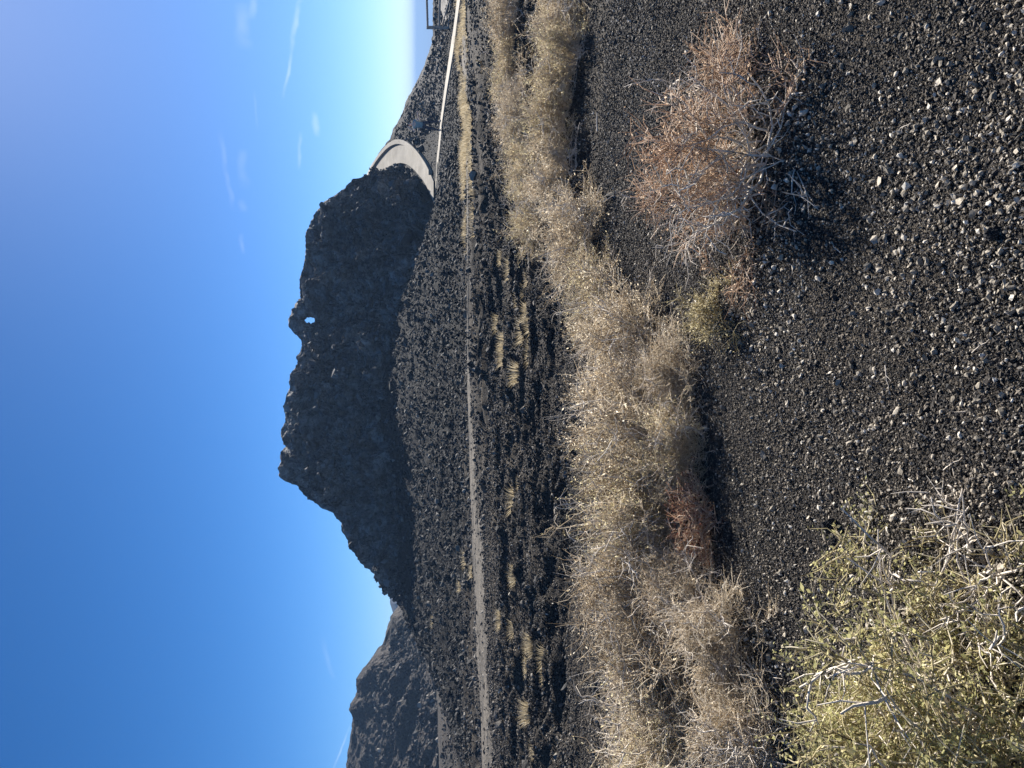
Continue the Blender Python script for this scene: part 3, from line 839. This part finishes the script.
for i in range(3):
    (U0, Y0), (U1, Y1) = pts[i], pts[i+1]
    for vv, d in ((vt, 1.2), (vm, 0), (vb, 0)):
        part('rail', P(U0, vv[i]+d, Y0-.085), P(U1, vv[i+1]+d, Y1-.085), .04, .085)
    part('brace', P(U0+3, vm[i]+3, Y0-.02), P(U1-3, vb[i+1]-1.5, Y1-.02), .04, .06)
# dusty pale bank behind the fence
xs = np.linspace(-2.5, 8, 60); ys = np.linspace(-2.2, 2.2, 26)
XX, YY = np.meshgrid(xs, ys, indexing='ij'); b0 = P(790, 446, 36)
hh = np.clip(1-(YY/2.2)**2, 0, 1)*sstep(-2.5, -.6, XX)*.55*(1+.3*fbm(XX/1.2, YY/1.2, 0, 3, 5))
ZZ = ground_h((XX+b0[0]).ravel(), (YY+b0[1]).ravel()).reshape(XX.shape)
ZZ = np.minimum(ZZ, .45) + hh - .1
tag(mesh_obj('dust_bank', np.stack([XX+b0[0], YY+b0[1], ZZ], -1).reshape(-1, 3), grid_faces(60, 26), mat_plain('pale_dust', (.20, .185, .165), .35, 6), smooth=True),
    'pale dusty bank behind the wooden fence', kind='structure')

# ----------------------------------------------------------------------------
# person on the path
# ----------------------------------------------------------------------------
def skin_mesh(name, verts, edges, radii, root, mat, parent, sub=2):
    me = bpy.data.meshes.new(name); me.from_pydata([tuple(v) for v in verts], edges, [])
    o = bpy.data.objects.new(name, me); COL.objects.link(o)
    m = o.modifiers.new('Skin', 'SKIN'); m.use_smooth_shade = True
    for i, r_ in enumerate(radii):
        sv = me.skin_vertices[0].data[i]; sv.radius = (r_, r_) if np.isscalar(r_) else r_; sv.use_root = (i == root)
    s_ = o.modifiers.new('Sub', 'SUBSURF'); s_.levels = sub; s_.render_levels = sub
    bpy.context.view_layer.update()
    dg = bpy.context.evaluated_depsgraph_get()
    nm = bpy.data.meshes.new_from_object(o.evaluated_get(dg)); nm.name = name
    bpy.data.objects.remove(o); bpy.data.meshes.remove(me)
    for p_ in nm.polygons: p_.use_smooth = True
    nm.materials.clear(); nm.materials.append(mat)
    o = bpy.data.objects.new(name, nm); COL.objects.link(o)
    if parent: o.parent = parent
    return o

M_SKIN = mat_plain('skin', (.80, .58, .46), .08, 10, .6, .001)
M_SHIRT = mat_plain('teal_shirt', (.24, .35, .37), .15, 12, .9, .002)
M_TROU = mat_plain('navy_trousers', (.022, .03, .055), .15, 12, .9, .002)
M_SHOE = mat_plain('pale_shoe', (.42, .42, .40), .1, 12, .7, .001)
M_HAIR = mat_plain('dark_hair', (.02, .016, .013), .2, 30, .6, .002)

pz = None
ppos = P(642, 440, 40.6); 
dd, zz, ss = near_line(ppos[0:1], ppos[1:2], LINE_S)
person = empty('person', (ppos[0], ppos[1], float(zz[0]) + .0))
tag(person, 'person in a teal top and dark trousers standing on the path, one arm raised', 'person')
# skeleton faces the camera (-Y); x to the right of the view
J = dict(pel=(0, 0, .93), sp=(0, .01, 1.12), ch=(0, 0, 1.33), nk=(0, .01, 1.47), hd0=(0, 0, 1.56), hd1=(0, -.005, 1.65), hd2=(0, 0, 1.72),
         lh=(-.1, 0, .88), lk=(-.19, -.05, .50), la=(-.26, -.02, .09), lt=(-.285, -.17, .035),
         rh=(.1, 0, .88), rk=(.14, -.07, .50), ra=(.22, .03, .09), rt=(.25, -.12, .035),
         ls=(-.19, 0, 1.41), le=(-.38, -.06, 1.36), lw=(-.27, -.1, 1.58), lhd=(-.2, -.1, 1.66),
         rs=(.19, 0, 1.41), re=(.25, -.05, 1.14), rw=(.44, -.16, 1.2), rhd=(.52, -.19, 1.22))
names = list(J); idx = {k: i for i, k in enumerate(names)}
E = [('pel', 'sp'), ('sp', 'ch'), ('ch', 'nk'), ('nk', 'hd0'), ('hd0', 'hd1'), ('hd1', 'hd2'), ('pel', 'lh'), ('lh', 'lk'), ('lk', 'la'), ('la', 'lt'), ('pel', 'rh'), ('rh', 'rk'), ('rk', 'ra'), ('ra', 'rt'),
     ('ch', 'ls'), ('ls', 'le'), ('le', 'lw'), ('lw', 'lhd'), ('ch', 'rs'), ('rs', 're'), ('re', 'rw'), ('rw', 'rhd')]
RD = dict(pel=(.13, .10), sp=(.12, .085), ch=(.15, .10), nk=.052, hd0=.068, hd1=.085, hd2=.06, lh=.085, lk=.055, la=.036, lt=.03, rh=.085, rk=.055, ra=.036, rt=.03,
          ls=.055, le=.038, lw=.026, lhd=.034, rs=.055, re=.038, rw=.026, rhd=.034)
verts = [np.array(J[k]) for k in names]; edges = [(idx[a], idx[b]) for a, b in E]; rad = [RD[k] for k in names]
# fingers: five short chains from each hand
for side, hand, wr in ((-1, 'lhd', 'lw'), (1, 'rhd', 'rw')):
    h = np.array(J[hand]); w_ = np.array(J[wr]); d = (h-w_)/np.linalg.norm(h-w_); s_ = np.cross(d, [0, 1, 0]); s_ /= np.linalg.norm(s_)
    for q, (o_, L_) in enumerate([(-.03, .06), (-.01, .075), (.01, .07), (.03, .055), (-.045, .04)]):
        a = len(verts); st_ = h + s_*o_*.8
        verts += [st_ + d*.02, st_ + d*(.02+L_*.55) + s_*(o_*.5 if q == 4 else 0), st_ + d*(.02+L_) + np.array([0, -.012, 0])]
        rad += [.011, .009, .007]; edges += [(idx[hand], a), (a, a+1), (a+1, a+2)]
skin_mesh('body', verts, edges, rad, 0, M_SKIN, person)
# face details on the head
def blob(name, loc, s, mat, parent, z0=None):
    import bmesh
    bm = bmesh.new(); bmesh.ops.create_uvsphere(bm, u_segments=20, v_segments=14, radius=1)
    for q in bm.verts:
        nz = .06*mnoise.noise(q.co*3); q.co = Vector((q.co.x*s[0]*(1+nz), q.co.y*s[1]*(1+nz), q.co.z*s[2]*(1+nz)))
    if z0 is not None:
        bmesh.ops.bisect_plane(bm, geom=bm.verts[:]+bm.edges[:]+bm.faces[:], plane_co=z0[0], plane_no=z0[1], clear_inner=True)
    me = bpy.data.meshes.new(name); bm.to_mesh(me); bm.free(); me.materials.append(mat)
    for p_ in me.polygons: p_.use_smooth = True
    o = bpy.data.objects.new(name, me); COL.objects.link(o); o.parent = parent; o.location = loc; return o
blob('hair', (0, .012, 1.665), (.098, .112, .125), M_HAIR, person, ((0, -.035, -.03), (0, .85, .5)))
for sx in (-1, 1):
    blob('eye', (sx*.032, -.082, 1.645), (.012, .01, .008), M_HAIR, person)
    blob('ear', (sx*.087, 0, 1.635), (.012, .022, .032), M_SKIN, person)
blob('nose', (0, -.094, 1.615), (.014, .02, .024), M_SKIN, person)
blob('mouth', (0, -.082, 1.578), (.022, .008, .006), mat_plain('lip', (.32, .12, .10), .1, 10), person)
sub = lambda ks, grow: ([np.array(J[k]) for k in ks], [(ks.index(a), ks.index(b)) for a, b in E if a in ks and b in ks],
                        [tuple(np.array(RD[k])+grow) if not np.isscalar(RD[k]) else RD[k]+grow for k in ks])
ks = ['pel', 'sp', 'ch', 'nk', 'ls', 'le', 'rs', 're']; v, e, r_ = sub(ks, .016)
v[0] = v[0] - np.array([0, 0, .07]); v[3] = v[3] - np.array([0, .0, .012]); r_[0] = (.165, .135); r_[1] = (.15, .115); r_[2] = (.185, .135); r_[3] = .075; v[5] = v[4]*.45 + v[5]*.55; v[7] = v[6]*.45 + v[7]*.55
skin_mesh('shirt', v, e, r_, 0, M_SHIRT, person)
ks = ['pel', 'lh', 'lk', 'la', 'rh', 'rk', 'ra']; v, e, r_ = sub(ks, .014)
skin_mesh('trousers', v, e, r_, 0, M_TROU, person)
for a, b in (('la', 'lt'), ('ra', 'rt')):
    A = np.array(J[a]); B = np.array(J[b])
    skin_mesh('shoe', [A - [0, 0, .035], (A+B)/2 - [0, 0, .012], B + [0, -.02, .01]], [(0, 1), (1, 2)], [(.062, .066), (.058, .056), (.052, .046)], 0, M_SHOE, person)

# ----------------------------------------------------------------------------
# haze
# ----------------------------------------------------------------------------
HAZE = 7.5e-4
me = bpy.data.meshes.new('haze'); L = 27000; z0, z1 = -95, 16.5
me.from_pydata([(-L, -L, z0), (L, -L, z0), (L, L, z0), (-L, L, z0), (-L, -L, z1), (L, -L, z1), (L, L, z1), (-L, L, z1)], [],
               [(0, 3, 2, 1), (4, 5, 6, 7), (0, 1, 5, 4), (1, 2, 6, 5), (2, 3, 7, 6), (3, 0, 4, 7)])
t = NT('haze_air'); t.t.links.clear()
pv = t.n('ShaderNodeVolumePrincipled', i_Density=HAZE); pv.inputs['Color'].default_value = (.34, .54, .85, 1); pv.inputs['Anisotropy'].default_value = 0.0
t.l(pv.outputs[0], t.out.inputs['Volume']); me.materials.append(t.m)
hz = bpy.data.objects.new('haze', me); COL.objects.link(hz); tag(hz, 'thin blue haze over the far plain', kind='stuff')

# ----------------------------------------------------------------------------
# sky, sun
# ----------------------------------------------------------------------------
w = bpy.data.worlds.new('World'); S.world = w; w.use_nodes = True
nt = w.node_tree; nt.nodes.clear()
def wn(typ, **kw):
    nd = nt.nodes.new(typ)
    for k, v in kw.items(): setattr(nd, k, v)
    return nd
out = wn('ShaderNodeOutputWorld'); bg = wn('ShaderNodeBackground'); bg.inputs[1].default_value = .05
sky = wn('ShaderNodeTexSky', sky_type='NISHITA'); sky.sun_disc = False
sky.sun_elevation = SUN_EL; sky.sun_rotation = SUN_AZ
sky.altitude = 800; sky.air_density = .66; sky.dust_density = .3; sky.ozone_density = 7.0
tc = wn('ShaderNodeTexCoord')
def dot(vec):
    nd = wn('ShaderNodeVectorMath', operation='DOT_PRODUCT'); nt.links.new(tc.outputs['Generated'], nd.inputs[0]); nd.inputs[1].default_value = vec; return nd.outputs['Value']
def math_(op, a, b=None, clamp=False):
    nd = wn('ShaderNodeMath', operation=op); nd.use_clamp = clamp
    for s_, v in zip(nd.inputs, (a, b)):
        if v is None: continue
        if hasattr(v, 'is_output'): nt.links.new(v, s_)
        else: s_.default_value = v
    return nd.outputs[0]
nz = wn('ShaderNodeTexNoise'); nz.inputs['Scale'].default_value = 45; nz.inputs['Detail'].default_value = 5
nt.links.new(tc.outputs['Generated'], nz.inputs['Vector'])
warp = math_('MULTIPLY', math_('SUBTRACT', nz.outputs['Fac'], .5), .012)
total = None
# thin cirrus wisps and contrails: directions on the sky dome (ends, width in 1/769 rad, strength)
CL = [((301, -8), (290, 51), 3.2, .34), ((292, 45), (282, 100), 2.0, .24), ((241, 0), (243, 50), 8, .16), ((253, -8), (252, 20), 5, .18),
      ((314, 110), (316, 137), 4, .30), ((300, 130), (298, 170), 2.2, .22), ((253, 88), (257, 130), 1.6, .08), ((219, 128), (233, 212), 3, .12),
      ((240, 148), (246, 190), 6, .14), ((240, 198), (243, 212), 4, .10), ((240, 232), (242, 254), 2.5, .12), ((322, 636), (333, 680), 3, .12), ((351, 722), (330, 776), 1.3, .28)]
for (x0, y0), (x1, y1), wd, op in CL:
    a = ray(767-y0, x0); b = ray(767-y1, x1); a /= np.linalg.norm(a); b /= np.linalg.norm(b)
    c = (a+b)/2; c /= np.linalg.norm(c); tt = b-a; Lh = np.linalg.norm(tt)/2; tt /= np.linalg.norm(tt); nn = np.cross(c, tt)
    al = math_('DIVIDE', dot(tuple(tt)), float(Lh))
    ac = math_('DIVIDE', math_('ADD', dot(tuple(nn)), math_('MULTIPLY', warp, min(1.0, wd/4))), float(wd/F))
    m1 = math_('SUBTRACT', 1.0, math_('MULTIPLY', al, al), True); m2 = math_('SUBTRACT', 1.0, math_('MULTIPLY', ac, ac), True)
    m2 = math_('POWER', m2, 1.6)
    mk = math_('MULTIPLY', math_('MULTIPLY', m1, m2), math_('GREATER_THAN', dot(tuple(c)), 0.0))
    mk = math_('MULTIPLY', mk, op*.55)
    total = mk if total is None else math_('ADD', total, mk)
tex = math_('MULTIPLY', total, math_('ADD', math_('MULTIPLY', nz.outputs['Fac'], 2.6), -.45), True)
mx = wn('ShaderNodeMix', data_type='RGBA'); nt.links.new(tex, mx.inputs[0]); hs = wn('ShaderNodeHueSaturation'); hs.inputs['Saturation'].default_value = 1.16; nt.links.new(sky.outputs[0], hs.inputs['Color']); nt.links.new(hs.outputs[0], mx.inputs[6]); mx.inputs[7].default_value = (11, 11.5, 12, 1)
nt.links.new(mx.outputs[2], bg.inputs[0]); nt.links.new(bg.outputs[0], out.inputs[0])

sd = Vector((math.sin(SUN_AZ)*math.cos(SUN_EL), math.cos(SUN_AZ)*math.cos(SUN_EL), math.sin(SUN_EL)))
sl = bpy.data.lights.new('sun', 'SUN'); sl.energy = 5.0; sl.angle = math.radians(.5); sl.color = (1, .95, .88)
so = bpy.data.objects.new('sun', sl); COL.objects.link(so); so.rotation_euler = sd.to_track_quat('Z', 'Y').to_euler(); so.location = (20, 30, 60)

# ----------------------------------------------------------------------------
# camera
# ----------------------------------------------------------------------------
cam = bpy.data.cameras.new('camera'); cam.sensor_fit = 'HORIZONTAL'; cam.sensor_width = 36; cam.lens = F*36/1024
cam.clip_start = .05; cam.clip_end = 80000
co = bpy.data.objects.new('camera', cam); COL.objects.link(co)
f_ = Vector((0, cp, -sp)); u_ = Vector((0, sp, cp)); r_ = Vector((1, 0, 0))
m = Matrix((-u_, r_, -f_)).transposed().to_4x4(); m.translation = Vector((0, 0, CAMZ)); co.matrix_world = m
S.camera = co

S.render.engine = 'CYCLES'
S.render.resolution_x, S.render.resolution_y = 1024, 768
S.view_settings.view_transform = 'Standard'; S.view_settings.look = 'None'; S.view_settings.exposure = 1.35; S.view_settings.gamma = 1
S.cycles.max_bounces = 6; S.cycles.transparent_max_bounces = 8; S.cycles.volume_bounces = 0
